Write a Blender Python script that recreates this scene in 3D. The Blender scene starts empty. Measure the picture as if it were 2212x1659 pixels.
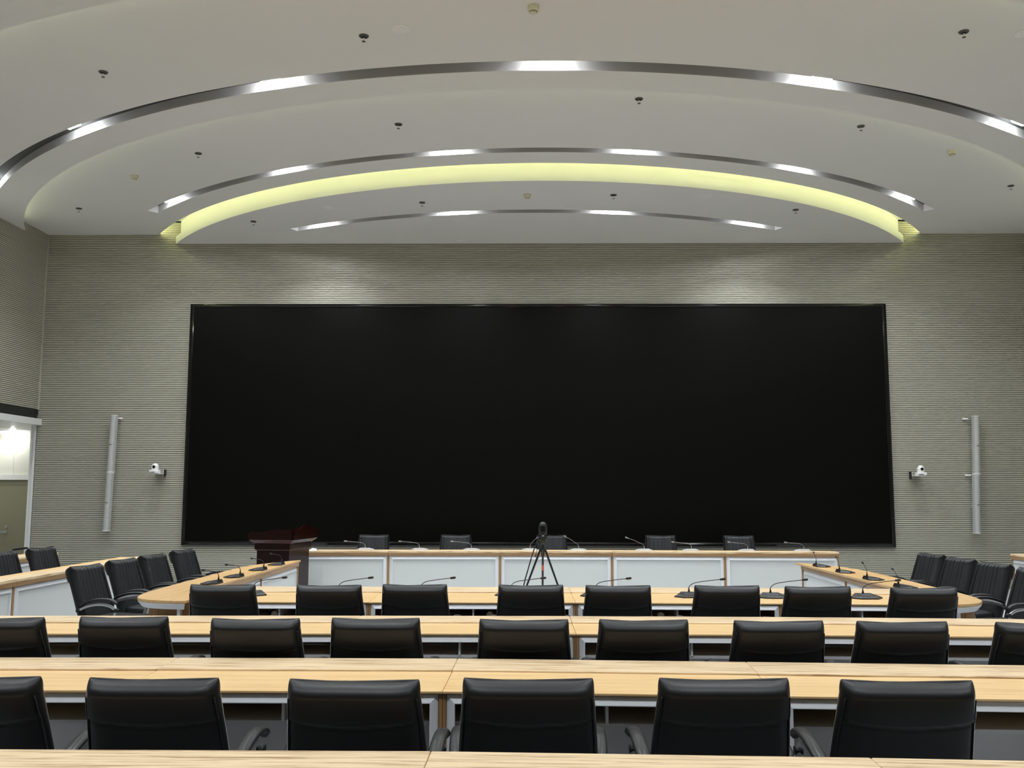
import bpy, bmesh, math, random
from mathutils import Vector, Matrix
random.seed(7)
PI = math.pi
S = bpy.context.scene
COL = S.collection

# ------------------------------------------------------------------ camera, world, exposure
cam_d = bpy.data.cameras.new('camera'); cam = bpy.data.objects.new('camera', cam_d); COL.objects.link(cam)
S.camera = cam
F_PX, PITCH, YAW, ROLL = 2065.2, .1131, .0146, .0022
cam_d.sensor_fit = 'HORIZONTAL'; cam_d.sensor_width = 36.0; cam_d.lens = 36.0 * F_PX / 2212
cam_d.clip_start = .05; cam_d.clip_end = 100
_f = Vector((-math.sin(YAW)*math.cos(PITCH), math.cos(YAW)*math.cos(PITCH), math.sin(PITCH)))
_r = Vector((math.cos(YAW), math.sin(YAW), 0)); _u = _r.cross(_f)
_r2 = _r*math.cos(ROLL) + _u*math.sin(ROLL); _u2 = -_r*math.sin(ROLL) + _u*math.cos(ROLL)
_m = Matrix((_r2, _u2, -_f)).transposed().to_4x4(); _m.translation = Vector((0, 0, 1.7))
cam.matrix_world = _m

w = bpy.data.worlds.new('world'); S.world = w; w.use_nodes = True
w.node_tree.nodes['Background'].inputs[0].default_value = (.5, .52, .55, 1)
w.node_tree.nodes['Background'].inputs[1].default_value = .02
S.view_settings.view_transform = 'Standard'; S.view_settings.look = 'None'
S.view_settings.exposure = 0.0; S.view_settings.gamma = 1.0; S.view_settings.use_curve_mapping = False
LAMP = 290.0       # ceiling lamp diffusers
LAMP_W = 45.0      # beam of each lamp
COVE = 38.0         # hidden cove strips
S.cycles.max_bounces = 7; S.cycles.diffuse_bounces = 4; S.cycles.glossy_bounces = 3
S.cycles.sample_clamp_indirect = 4.0

# ------------------------------------------------------------------ materials
def mat(name, col, rough=.5, metal=0.0, spec=.5, emit=None, es=0.0, bump=None, var=None, coat=0.0):
    m = bpy.data.materials.new(name); m.use_nodes = True
    nt = m.node_tree; b = nt.nodes['Principled BSDF']
    b.inputs['Base Color'].default_value = (*col, 1); b.inputs['Roughness'].default_value = rough
    b.inputs['Metallic'].default_value = metal; b.inputs['Specular IOR Level'].default_value = spec
    b.inputs['Coat Weight'].default_value = coat; b.inputs['Coat Roughness'].default_value = .12
    if emit: b.inputs['Emission Color'].default_value = (*emit, 1); b.inputs['Emission Strength'].default_value = es
    if bump or var:
        tc = nt.nodes.new('ShaderNodeTexCoord')
        n = nt.nodes.new('ShaderNodeTexNoise'); nt.links.new(tc.outputs['Object'], n.inputs['Vector'])
        n.inputs['Scale'].default_value = (bump or var)[0]; n.inputs['Detail'].default_value = 5
        if bump:
            bp = nt.nodes.new('ShaderNodeBump'); bp.inputs['Strength'].default_value = bump[1]; bp.inputs['Distance'].default_value = .002
            nt.links.new(n.outputs['Fac'], bp.inputs['Height']); nt.links.new(bp.outputs['Normal'], b.inputs['Normal'])
        if var:
            n2 = nt.nodes.new('ShaderNodeTexNoise'); nt.links.new(tc.outputs['Object'], n2.inputs['Vector'])
            n2.inputs['Scale'].default_value = var[0]; n2.inputs['Detail'].default_value = 4
            mx = nt.nodes.new('ShaderNodeMix'); mx.data_type = 'RGBA'; nt.links.new(n2.outputs['Fac'], mx.inputs[0])
            mx.inputs[6].default_value = (*[c*(1-var[1]) for c in col], 1); mx.inputs[7].default_value = (*[min(1, c*(1+var[1])) for c in col], 1)
            nt.links.new(mx.outputs[2], b.inputs['Base Color'])
    return m

def wood(name, light, dark, axis=0, rough=.38, gs=1.0, amt=1.0):
    """long straight grain running along the given object axis"""
    m = bpy.data.materials.new(name); m.use_nodes = True
    nt = m.node_tree; N = nt.nodes.new; L = nt.links.new; b = nt.nodes['Principled BSDF']
    tc = N('ShaderNodeTexCoord'); oi = N('ShaderNodeObjectInfo')
    sc = [38*gs, 38*gs, 38*gs]; sc[axis] = 1.5*gs
    mp = N('ShaderNodeMapping'); mp.inputs['Scale'].default_value = sc; L(tc.outputs['Object'], mp.inputs['Vector'])
    ad = N('ShaderNodeVectorMath'); ad.operation = 'ADD'; L(mp.outputs['Vector'], ad.inputs[0])
    sm = N('ShaderNodeMath'); sm.operation = 'MULTIPLY'; sm.inputs[1].default_value = 50; L(oi.outputs['Random'], sm.inputs[0])
    L(sm.outputs[0], ad.inputs[1])
    n = N('ShaderNodeTexNoise'); n.inputs['Scale'].default_value = 1.0; n.inputs['Detail'].default_value = 6; n.inputs['Roughness'].default_value = .65
    n.inputs['Distortion'].default_value = .6
    L(ad.outputs[0], n.inputs['Vector'])
    cr = N('ShaderNodeValToRGB'); e = cr.color_ramp
    e.elements[0].position = .36; e.elements[0].color = (*dark, 1)
    e.elements[1].position = .50; e.elements[1].color = (*[d+(l-d)*.86 for d, l in zip(dark, light)], 1)
    x = e.elements.new(.66); x.color = (*light, 1)
    L(n.outputs['Fac'], cr.inputs[0]); L(cr.outputs[0], b.inputs['Base Color'])
    b.inputs['Roughness'].default_value = rough
    bp = N('ShaderNodeBump'); bp.inputs['Strength'].default_value = .12; bp.inputs['Distance'].default_value = .001
    L(n.outputs['Fac'], bp.inputs['Height']); L(bp.outputs['Normal'], b.inputs['Normal'])
    return m

M = {}
OAK, OAKD = (.74, .49, .235), (.45, .255, .105)
M['top'] = wood('oak_worktop', (.80, .55, .27), (.66, .42, .18), 0, .36)
M['ledge'] = wood('oak_ledge', (.86, .67, .43), (.42, .26, .13), 0, .34, 1.5)
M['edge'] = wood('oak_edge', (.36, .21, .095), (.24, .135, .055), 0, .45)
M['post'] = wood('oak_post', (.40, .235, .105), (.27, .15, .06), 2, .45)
M['dark'] = mat('shadowed_wood', (.11, .08, .062), .55)  # shade of the under-desk cavity put into the wood colour of its back panel
M['alu'] = mat('brushed_aluminium', (.84, .86, .90), .42, .2, var=(3, .08))
M['panel'] = mat('white_laminate', (.66, .68, .67), .42, var=(2, .03))
M['greyp'] = mat('grey_laminate', (.66, .66, .67), .5, var=(2, .04))
M['leather'] = mat('black_leather', (.006, .0065, .008), .44, 0, .34, bump=(260, .12))
for q_ in ('leather',):
    b_ = M[q_].node_tree.nodes['Principled BSDF']; b_.inputs['Sheen Weight'].default_value = .8; b_.inputs['Sheen Roughness'].default_value = .16
M['leatherf'] = mat('black_leather_front', (.012, .0135, .016), .52, 0, .3, bump=(260, .15))
M['plastic'] = mat('black_plastic', (.012, .012, .013), .38, 0, .35, bump=(400, .05))
M['silver'] = mat('silver_metal', (.55, .56, .57), .3, .85, var=(6, .05))
M['chrome'] = mat('chrome', (.8, .8, .8), .12, 1.0, var=(5, .03))
M['paint'] = mat('white_ceiling_paint', (.75, .75, .735), .85, 0, .2, bump=(60, .05), var=(1.1, .02))
M['wall'] = mat('ribbed_wall_laminate', (.455, .442, .368), .45, 0, .35, var=(1.5, .05))
M['groove'] = mat('rib_groove', (.185, .177, .142), .8, var=(3, .05))
M['trim'] = mat('white_trim', (.75, .76, .74), .4, var=(2, .02))
M['slot'] = mat('grey_satin_metal', (.62, .61, .60), .45, .15, var=(4, .05))
M['dark_steel'] = mat('dark_steel', (.10, .095, .09), .4, .3, var=(4, .05))
M['slotw'] = mat('slot_back', (.05, .05, .05), .6, var=(4, .05))
M['lamp'] = mat('lamp_diffuser', (1, 1, 1), .5, emit=(.93, .97, 1.0), es=LAMP, var=(3, .01))
M['cove'] = mat('cove_led', (1, 1, .8), .5, emit=(.96, 1.0, .45), es=COVE, var=(3, .01))
M['cove2'] = mat('cove_led_dim', (1, 1, .8), .5, emit=(.95, 1.0, .60), es=COVE*.28, var=(3, .01))
M['screen'] = mat('led_wall_surface', (.0012, .0012, .0007), .42, 0, .11, bump=(300, .03), var=(.7, .12))
M['bezel'] = mat('gloss_black_bezel', (.004, .004, .004), .07, 0, .6, var=(2, .1))
M['floor'] = mat('grey_carpet', (.36, .37, .38), .95, 0, .1, bump=(300, .5), var=(5, .12))
M['cream'] = mat('cream_plastic', (.66, .62, .48), .5, var=(8, .03))
M['white'] = mat('white_plastic', (.80, .80, .80), .35, var=(8, .02))
M['mesh'] = mat('speaker_grille', (.47, .48, .47), .55, .2, bump=(900, .5), var=(40, .05))
M['mahog'] = wood('mahogany', (.012, .0010, .0008), (.006, .0007, .0006), 2, .22)
M['mahog'].node_tree.nodes['Principled BSDF'].inputs['Specular IOR Level'].default_value = .25
M['mahogl'] = mat('mahogany_moulding', (.09, .035, .03), .2, 0, .6, var=(9, .1))
M['door'] = mat('olive_door', (.27, .26, .175), .5, var=(1.2, .05))
M['glassp'] = mat('glossy_white_panel', (.66, .67, .60), .14, 0, .5, var=(1.3, .03))
M['glassd'] = mat('dark_glass', (.006, .009, .009), .12, 0, .5, var=(1.3, .03))
M['blackm'] = mat('matt_black', (.006, .006, .006), .6, var=(5, .1))
M['red'] = mat('red_mark', (.75, .06, .03), .4, var=(5, .05))
M['blue'] = mat('blue_wrap', (.02, .02, .10), .35, var=(30, .3))
M['amber'] = mat('olive_grey_metal', (.10, .09, .06), .35, .6, var=(5, .05))
M['dl'] = mat('downlight_glow', (1, 1, 1), .5, emit=(1, .99, .93), es=120, var=(3, .01))

# ------------------------------------------------------------------ mesh helpers
def new(): return bmesh.new()
def box(bm, x0, x1, y0, y1, z0, z1, mt=None):
    vs = [bm.verts.new(p) for p in ((x0,y0,z0),(x1,y0,z0),(x1,y1,z0),(x0,y1,z0),(x0,y0,z1),(x1,y0,z1),(x1,y1,z1),(x0,y1,z1))]
    for f in ((0,3,2,1),(4,5,6,7),(0,1,5,4),(1,2,6,5),(2,3,7,6),(3,0,4,7)):
        bm.faces.new([vs[i] for i in f])
    return vs
def prism(bm, pts, z0, z1):
    a = [bm.verts.new((x, y, z0)) for x, y in pts]; b = [bm.verts.new((x, y, z1)) for x, y in pts]
    bm.faces.new(a[::-1]); bm.faces.new(b); n = len(pts)
    for i in range(n): bm.faces.new((a[i], a[(i+1) % n], b[(i+1) % n], b[i]))
def rings(bm, rs, close=True, cap=True):
    R_ = [[bm.verts.new(p) for p in r] for r in rs]
    n = len(rs[0])
    for a, b in zip(R_, R_[1:]):
        for i in range(n if close else n-1):
            bm.faces.new((a[i], a[(i+1) % n], b[(i+1) % n], b[i]))
    if cap: bm.faces.new(R_[0][::-1]); bm.faces.new(R_[-1])
    return R_
def tube(bm, path, r, n=10, flat=1.0):
    path = [Vector(p) for p in path]; rs = []
    up0 = Vector((0, 0, 1))
    for i, p in enumerate(path):
        t = (path[min(i+1, len(path)-1)] - path[max(i-1, 0)]).normalized()
        up = up0 if abs(t.dot(up0)) < .95 else Vector((0, 1, 0))
        a = t.cross(up).normalized(); b = a.cross(t).normalized()
        rr = r[i] if isinstance(r, (list, tuple)) else r
        rs.append([p + a*math.cos(k*2*PI/n)*rr + b*math.sin(k*2*PI/n)*rr*flat for k in range(n)])
    rings(bm, rs)
def lathe(bm, prof, cx=0, cy=0, n=24, axis='z', base=0):
    rs = []
    for r, z in prof:
        rs.append([(cx + r*math.cos(k*2*PI/n), cy + r*math.sin(k*2*PI/n), base + z) for k in range(n)])
    rings(bm, rs)
def spline(pts, n=8):
    pts = [Vector(p) for p in pts]; out = []
    for i in range(len(pts)-1):
        p0 = pts[max(i-1, 0)]; p1 = pts[i]; p2 = pts[i+1]; p3 = pts[min(i+2, len(pts)-1)]
        for k in range(n):
            t = k/n
            out.append(.5*((2*p1)+(p2-p0)*t+(2*p0-5*p1+4*p2-p3)*t*t+(3*p1-p0-3*p2+p3)*t**3))
    out.append(pts[-1]); return out

def obj(name, bm, m, parent=None, smooth=False, bevel=0, seg=2, mats=None):
    bmesh.ops.recalc_face_normals(bm, faces=bm.faces)
    me = bpy.data.meshes.new(name); bm.to_mesh(me); bm.free()
    me.materials.append(m)
    for x in (mats or []): me.materials.append(x)
    if smooth:
        for p in me.polygons: p.use_smooth = True
    o = bpy.data.objects.new(name, me); COL.objects.link(o)
    if parent: o.parent = parent
    if bevel:
        b = o.modifiers.new('bevel', 'BEVEL'); b.width = bevel; b.segments = seg; b.limit_method = 'ANGLE'; b.angle_limit = .6
        b.harden_normals = False
    if smooth == 2:
        me.set_sharp_from_angle(angle=.7)
    return o
def thing(name, label, cat, loc=(0, 0, 0), rz=0, group=None):
    o = bpy.data.objects.new(name, None); COL.objects.link(o); o.location = loc; o.rotation_euler = (0, 0, rz)
    o.empty_display_size = .1
    tag(o, label, cat, group); return o
def tag(o, label, cat, group=None):
    o['label'] = label; o['category'] = cat
    if group: o['group'] = group
    return o
def struct(name, bm, m, smooth=False, mats=None):
    o = obj(name, bm, m, None, smooth, mats=mats); o['kind'] = 'structure'; return o
KIDS = {}
def dup(root, loc, rz, label, group=None, sc=None):
    r = root.copy(); COL.objects.link(r); r.location = loc; r.rotation_euler = (0, 0, rz); r['label'] = label
    if group: r['group'] = group
    if sc: r.scale = sc
    for ch in list(root.children):
        c = ch.copy(); COL.objects.link(c); c.parent = r
        for g in list(ch.children):
            d = g.copy(); COL.objects.link(d); d.parent = c
    return r
class Proto:
    def __init__(self, o): self.o = o; self.used = False
    def place(self, loc, rz, label, group=None):
        if not self.used:
            self.used = True; o = self.o; o.location = loc; o.rotation_euler = (0, 0, rz); o['label'] = label
            if group: o['group'] = group
            return o
        return dup(self.o, loc, rz, label, group)

# ------------------------------------------------------------------ room shell
XL, XR, YB, YF = -9.02, 9.46, 17.5, -6.0
Z1, Z2, Z3, Z4 = 6.518, 6.339, 6.3685, 6.2185
PER, GR, GD = .0344, .0125, .012
def ribs(bm, z0, z1, put):
    """horizontal ribs: put(d, z) -> the two end points at depth d and height z"""
    z = z0; prev = None; prof = []
    while z < z1:
        prof += [(0, z), (0, min(z+PER-GR, z1)), (GD, min(z+PER-GR+.001, z1)), (GD, min(z+PER-.001, z1))]; z += PER
    prof.append((0, z1))
    rows = [[bm.verts.new(p) for p in put(d, zz)] for d, zz in prof]
    for i, (a, b) in enumerate(zip(rows, rows[1:])):
        if prof[i] == prof[i+1]: continue
        f = bm.faces.new((a[0], a[1], b[1], b[0]))
        if prof[i][0] > 0 and prof[i+1][0] > 0: f.material_index = 1
bm = new(); box(bm, -12, XR+.1, YF-.1, 20.6, -.1, 0); struct('floor', bm, M['floor'])
bm = new(); ribs(bm, 0, 6.75, lambda d, z: [(XL, YB+d, z), (XR, YB+d, z)])
wb = struct('wall_back', bm, M['wall'], mats=[M['groove']])
# the left wall stands above the entrance bay, and in full nearer the camera
BAY = 13.2
bm = new(); ribs(bm, 3.215, 6.75, lambda d, z: [(XL-d, BAY, z), (XL-d, YB, z)])
ribs(bm, 0, 6.75, lambda d, z: [(XL-d, YF, z), (XL-d, BAY, z)])
struct('wall_left', bm, M['wall'], mats=[M['groove']])
bm = new(); ribs(bm, 0, 6.75, lambda d, z: [(XR+d, YF, z), (XR+d, YB, z)]); struct('wall_right', bm, M['wall'], mats=[M['groove']])
bm = new(); box(bm, XL, XR, YF-.1, YF, 0, 6.75); struct('wall_front', bm, M['wall'])
bm = new()
box(bm, -12, XL-.12, YB+1.42, YB+1.52, 0, 3.1)          # end wall of the entrance bay
box(bm, -12.1, -12, BAY-.1, YB+1.5, 0, 3.1); box(bm, -12, XL-.02, BAY-.1, BAY, 0, 3.1)
struct('wall_bay', bm, M['trim'])
bm = new(); box(bm, XL-.12, XL-.014, YB+.014, YB+1.52, 0, 3.1); box(bm, XL-.05, XL-.014, YB-.01, YB+.014, 0, 2.91)
struct('trim_1', bm, M['trim'])
bm = new(); box(bm, -12, XL+.08, BAY, YB-.002, 2.915, 3.03); box(bm, -12, XL-.12, YB-.002, YB+1.42, 2.915, 3.03); struct('trim_2', bm, M['trim'])
bm = new(); box(bm, XL-.10, XL-.002, BAY, YB-.03, 3.03, 3.21); box(bm, XL-.012, XL+.004, BAY+.4, YB-.03, 3.03, 3.045)
struct('trim_3', bm, M['glassd'])
bm = new(); box(bm, XL-.005, XL+.02, YB-.02, YB, 3.2, 6.5); struct('trim_4', bm, M['wall'])
# upper glossy panel, header and door of the bay
bm = new(); box(bm, -11.2, XL-.17, YB+1.37, YB+1.42, 2.03, 2.90); box(bm, -10.16, -10.155, YB+1.365, YB+1.37, 2.03, 2.85); struct('wall_panel', bm, M['glassp'])
bm = new(); box(bm, -11.2, XL-.12, YB+1.33, YB+1.42, 1.93, 2.03); box(bm, XL-.17, XL-.12, YB+1.36, YB+1.42, 0, 1.93); struct('trim_5', bm, M['trim'])
bm = new(); box(bm, -11.2, XL-.17, YB+1.38, YB+1.42, .01, 1.93); dr = struct('door_1', bm, M['door'])
bm = new(); lathe(bm, [(.001, 0), (.028, 0), (.028, .012), (.001, .014)], n=16)
for v in bm.verts: v.co = Vector((v.co.x-10.23, YB+1.38-v.co.z, v.co.y+1.005))
obj('door_lock', bm, M['silver'], dr)
bm = new(); lathe(bm, [(.001, 0), (.030, 0), (.030, .012), (.012, .014), (.012, .05), (.001, .05)], n=16)
for v in bm.verts: v.co = Vector((v.co.x-10.23, YB+1.38-v.co.z, v.co.y+.91))
tube(bm, [(-10.23, YB+1.335, .91), (-10.30, YB+1.33, .91), (-10.36, YB+1.335, .905)], .010, 8)
obj('door_handle', bm, M['silver'], dr)

def P(cx, cy, r, th): return (cx + r*math.sin(th), cy - r*math.cos(th))
def hitc(cx, cy, th, qx, qy, R_):
    """distance from (cx,cy) along heading th to the circle (qx,qy,R_), the far hit toward the camera"""
    dx, dy = math.sin(th), -math.cos(th); fx, fy = cx-qx, cy-qy
    b = fx*dx+fy*dy; c = fx*fx+fy*fy-R_*R_
    return -b + math.sqrt(max(b*b-c, 0))
def clip(bm, y1=YB, x0=XL, x1=XR, y0=None):
    for co, no in (((0, y1, 0), (0, 1, 0)), ((x0, 0, 0), (-1, 0, 0)), ((x1, 0, 0), (1, 0, 0))) + ((((0, y0, 0), (0, -1, 0)),) if y0 is not None else ()):
        bmesh.ops.bisect_plane(bm, geom=bm.verts[:]+bm.edges[:]+bm.faces[:], plane_co=co, plane_no=no, clear_outer=True)
def sheet(bm, cx, cy, radii, amax, z, slots, step=.6):
    n = int(2*amax/step); A = [math.radians(-amax + 2*amax*i/n) for i in range(n+1)]
    for s in slots:
        for e in (-s[1], s[1]):
            k = min(range(len(A)), key=lambda i: abs(A[i]-math.radians(e))); A[k] = math.radians(e)
    rows = []
    for a in A:
        rows.append([bm.verts.new((*P(cx, cy, (r(a) if callable(r) else r), a), z)) for r in radii])
    for a0, a1, r0, r1 in zip(A, A[1:], rows, rows[1:]):
        for j in range(len(radii)-1):
            mid = math.degrees((a0+a1)/2)
            if any(s[0] == j and abs(mid) < s[1] for s in slots): continue
            bm.faces.new((r0[j], r0[j+1], r1[j+1], r1[j]))
def hoop(bm, cx, cy, r, amax, z0, z1, step=.6, r2=None):
    n = int(2*amax/step); prev = None
    for i in range(n+1):
        a = math.radians(-amax+2*amax*i/n)
        cur = [bm.verts.new((*P(cx, cy, r, a), z0)), bm.verts.new((*P(cx, cy, r2 or r, a), z1))]
        if prev: bm.faces.new((prev[0], cur[0], cur[1], prev[1]))
        prev = cur
CX = .22
# ceiling tiers
bm = new()
sheet(bm, CX, 20.8, [13.07, 14.6, 14.82, 18.4, 18.62, 34], 80, Z4, [(1, 37), (3, 27)])
hoop(bm, CX, 20.8, 13.07, 80, Z4, Z4+.03); sheet(bm, CX, 20.8, [13.07, 13.35], 80, Z4+.03, []); hoop(bm, CX, 20.8, 13.35, 80, Z4+.03, Z3)
clip(bm, y0=YF); struct('ceiling_outer', bm, M['paint'])
bm = new()
sheet(bm, CX, 20.8, [10.12, 10.62, 10.86, 13.36], 85, Z3, [(1, 57)])
hoop(bm, CX, 20.8, 10.12, 85, Z3, Z3+.03); sheet(bm, CX, 20.8, [10.12, 10.4], 85, Z3+.03, []); hoop(bm, CX, 20.8, 10.4, 85, Z3+.03, Z1)
clip(bm); struct('ceiling_middle', bm, M['paint'])
bm = new()
sheet(bm, CX, 22.1, [8.49, 8.94, 9.12, lambda a: max(9.2, hitc(CX, 22.1, a, CX, 20.8, 10.41))], 80, Z1, [(1, 47.7)])
hoop(bm, CX, 22.1, 8.49, 80, Z1, Z1+.03); sheet(bm, CX, 22.1, [8.49, 8.8], 80, Z1+.03, []); hoop(bm, CX, 22.1, 8.8, 80, Z1+.03, 6.78)
sheet(bm, CX, 22.1, [8.1, 8.8], 80, 6.78, [])
clip(bm); struct('ceiling_inner', bm, M['paint'])
bm = new()
sheet(bm, .17, 24.35, [6.0, 8.82, 9.01, lambda a: max(9.05, hitc(.17, 24.35, a, CX, 22.1, 8.22))], 46.5, Z2, [(1, 28.8)])
hoop(bm, CX, 22.1, 8.22, 56.5, Z2, 6.483); sheet(bm, CX, 22.1, [8.15, 8.22], 56.5, 6.483, []); hoop(bm, CX, 22.1, 8.15, 56.5, 6.483, 6.78)
clip(bm); struct('ceiling_island', bm, M['paint'])
bm = new(); box(bm, XL-.1, XR+.1, YF-.1, YB+.1, 6.95, 7.05); struct('ceiling_slab', bm, M['paint'])

# recessed troughs and their lamps
TR = [
 ('upper front', CX, 20.8, 10.62, 10.86, 57, Z3, [-51.3, -34.3, -17.0, .2, 17.0, 34.2, 51.3], 'widest curved ceiling slot'),
 ('middle', CX, 22.1, 8.94, 9.12, 47.7, Z1, [-43.3, -25.4, -8.4, 8.6, 25.6, 42.6], 'middle curved slot'),
 ('small', .17, 24.35, 8.82, 9.01, 28.8, Z2, [-25.2, -8.7, 8.2, 25.0], 'short curved slot closest to the screen'),
 ('rear', CX, 20.8, 14.6, 14.82, 37, Z4, [-32, -19, -6.4, 6.4, 19, 32], 'curved slot above the camera'),
 ('rearmost', CX, 20.8, 18.4, 18.62, 27, Z4, [-24, -14.4, -4.8, 4.8, 14.4, 24], 'curved slot behind the camera'),
]
def make_lamp():
    t = thing('recessed_lamp', 'lamp', 'lamp')
    bm = new(); box(bm, -.19, .19, -.028, .028, .02, .05); obj('lamp_housing', bm, M['white'], t, bevel=.004)
    bm = new(); box(bm, -.13, .13, -.024, .024, 0, .02); obj('lamp_diffuser', bm, M['lamp'], t)
    ld = bpy.data.lights.new('lamp_light', 'AREA'); ld.shape = 'RECTANGLE'; ld.size = .26; ld.size_y = .05
    ld.energy = LAMP_W; ld.color = (.91, .965, 1.0); ld.spread = math.radians(122)
    lo = bpy.data.objects.new('lamp_light', ld); COL.objects.link(lo); lo.parent = t; lo.location = (0, 0, -.002)
    return t
lampP = Proto(make_lamp())
ORD = ['first', 'second', 'third', 'fourth', 'fifth', 'sixth', 'seventh', 'eighth', 'ninth', 'tenth']
for nm, cx, cy, r0, r1, am, z, lamps, desc in TR:
    bm = new()
    hoop(bm, cx, cy, r0, am, z, z+.12); hoop(bm, cx, cy, r1, am, z, z+.12)
    n0 = len(bm.faces); sheet(bm, cx, cy, [r0, r1], am, z+.12, [])
    bm.faces.ensure_lookup_table()
    for f in bm.faces[n0:]: f.material_index = 1
    for s in (-1, 1):
        a = math.radians(am*s); q = [(*P(cx, cy, r0, a), z), (*P(cx, cy, r1, a), z), (*P(cx, cy, r1, a), z+.12), (*P(cx, cy, r0, a), z+.12)]
        bm.faces.new([bm.verts.new(p) for p in q])
    if nm in ('upper front',): clip(bm)
    o = obj('light_trough', bm, M['slot'], mats=[M['slotw']])
    tag(o, 'satin grey metal channel of the %s' % desc, 'light trough', 'curved light troughs in the ceiling')
    for i, a in enumerate(lamps):
        a_ = math.radians(a); x, y = P(cx, cy, r1-.05, a_)
        if abs(x-CX) > 9.0: continue
        lampP.place((x, y, z+.035), a_, '%s bright lamp from the left in the %s' % (ORD[i], desc), 'lamps in the ceiling troughs')
def arcbox(bm, cx, cy, r, am, z, w_, h_):
    n = int(am*2/1.0); rs = []
    for i in range(n+1):
        a = math.radians(-am+2*am*i/n)
        p0 = P(cx, cy, r, a); p1 = P(cx, cy, r+w_, a)
        rs.append([(*p0, z), (*p1, z), (*p1, z+h_), (*p0, z+h_)])
    rings(bm, rs)
for r, cy, am, z, m_, lab in ((8.495, 22.1, 57, Z1+.031, 'cove', 'hidden yellow LED strip behind the rim around the ceiling island'),
                          (10.30, 20.8, 70, Z3+.032, 'cove2', 'hidden pale LED strip behind the rim of the middle ceiling tier'),
                          (13.27, 20.8, 43.5, Z4+.032, 'cove2', 'hidden pale LED strip behind the rim of the outer ceiling tier')):
    bm = new(); arcbox(bm, CX, cy, r, am, z, .02, .012); clip(bm, y1=YB-.02, x0=XL+.02, x1=XR-.02)
    tag(obj('cove_strip', bm, M[m_]), lab, 'LED strip', 'cove LED strips')

# ceiling fittings
def lathe_down(bm, prof, n=20): lathe(bm, [(r, -z) for r, z in prof], n=n)
def make_sprinkler():
    t = thing('sprinkler', 's', 'sprinkler')
    bm = new(); lathe_down(bm, [(.001, -.0), (.050, .0), (.052, .004), (.046, .012), (.030, .012), (.030, .004), (.001, .004)]); obj('escutcheon', bm, M['dark_steel'], t, 2)
    bm = new(); lathe_down(bm, [(.001, .0), (.009, .0), (.009, .045), (.006, .06), (.001, .06)], 12); obj('nozzle', bm, M['chrome'], t, 2)
    bm = new(); lathe_down(bm, [(.001, .060), (.020, .060), (.020, .063), (.001, .064)], 14); obj('deflector', bm, M['dark_steel'], t)
    return t
spP = Proto(make_sprinkler())
for x, y, z, lab in ((-4.73, 10.17, Z3, 'on the outer ceiling tier at the far left'), (-1.67, 9.35, Z3, 'on the outer ceiling tier just left of the round ceiling speaker'), (4.45, 9.32, Z3, 'on the outer ceiling tier at the upper right'),
                     (-7.65, 15.81, Z1, 'on the inner tier near the left wall'), (-4.69, 13.16, Z1, 'on the inner tier beside the left smoke detector'),
                     (-1.68, 12.10, Z1, 'on the inner tier left of centre'), (1.39, 11.31, Z1, 'on the inner tier just right of centre'), (4.42, 12.22, Z1, 'on the inner tier left of the right smoke detector'),
                     (7.63, 14.71, Z1, 'on the inner tier at the far right edge'), (-4.70, 16.0, Z2, 'on the ceiling island near its left tip'), (-1.67, 14.94, Z2, 'on the ceiling island left of its smoke detector'),
                     (1.37, 14.57, Z2, 'on the ceiling island right of its smoke detector'), (4.44, 15.38, Z2, 'on the ceiling island near its right tip')):
    spP.place((x, y, z), 0, 'small pendant sprinkler head ' + lab, 'sprinkler heads on the ceiling')
def make_smoke():
    t = thing('smoke_detector', 's', 'smoke detector')
    bm = new(); lathe_down(bm, [(.001, 0), (.052, 0), (.055, .008), (.055, .042), (.040, .052), (.001, .052)], 28); obj('detector_body', bm, M['cream'], t, 2)
    bm = new(); lathe_down(bm, [(.001, .051), (.036, .051), (.034, .066), (.026, .074), (.001, .076)], 28); cap = obj('detector_cap', bm, M['cream'], t, 2)
    bm = new()
    for k in range(10):
        a = 2*PI*k/10; c, s_ = math.cos(a), math.sin(a)
        vs = box(bm, .0352, .0372, -.006, .006, -.064, -.056)
        for v in vs: v.co = Vector((v.co.x*c - v.co.y*s_, v.co.x*s_ + v.co.y*c, v.co.z))
    obj('vent_slots', bm, M['blackm'], cap)
    return t
smP = Proto(make_smoke())
for x, y, z, lab in ((.07, 8.77, Z3, 'at the top centre of the outer ceiling tier'), (-6.0, 14.12, Z1, 'on the left part of the inner tier'), (6.03, 13.16, Z1, 'on the right part of the inner tier'), (.02, 14.54, Z2, 'in the middle of the ceiling island')):
    smP.place((x, y, z), 0, 'cream round smoke detector ' + lab, 'smoke detectors')
def make_cspk():
    t = thing('ceiling_speaker', 's', 'speaker')
    bm = new(); lathe_down(bm, [(.070, .0), (.093, .0), (.095, .004), (.085, .010), (.070, .008)], 32); obj('rim', bm, M['white'], t, 2)
    bm = new(); lathe_down(bm, [(.001, .0), (.071, .0), (.071, .006), (.001, .006)], 32); obj('grille', bm, M['mesh'], t)
    return t
csP = Proto(make_cspk())
for x, y, z, lab in ((-1.27, 9.2, Z3, 'on the outer ceiling tier left of centre'), (5.08, 9.37, Z3, 'at the right edge of the outer ceiling tier'), (-3.23, 15.18, Z2, 'on the left half of the ceiling island'), (2.84, 14.65, Z2, 'on the right half of the ceiling island'), (-1.21, 17.3, Z2, 'on the ceiling island right at the screen wall')):
    csP.place((x, y, z), 0, 'round flush ceiling speaker ' + lab, 'round ceiling speakers')

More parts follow.
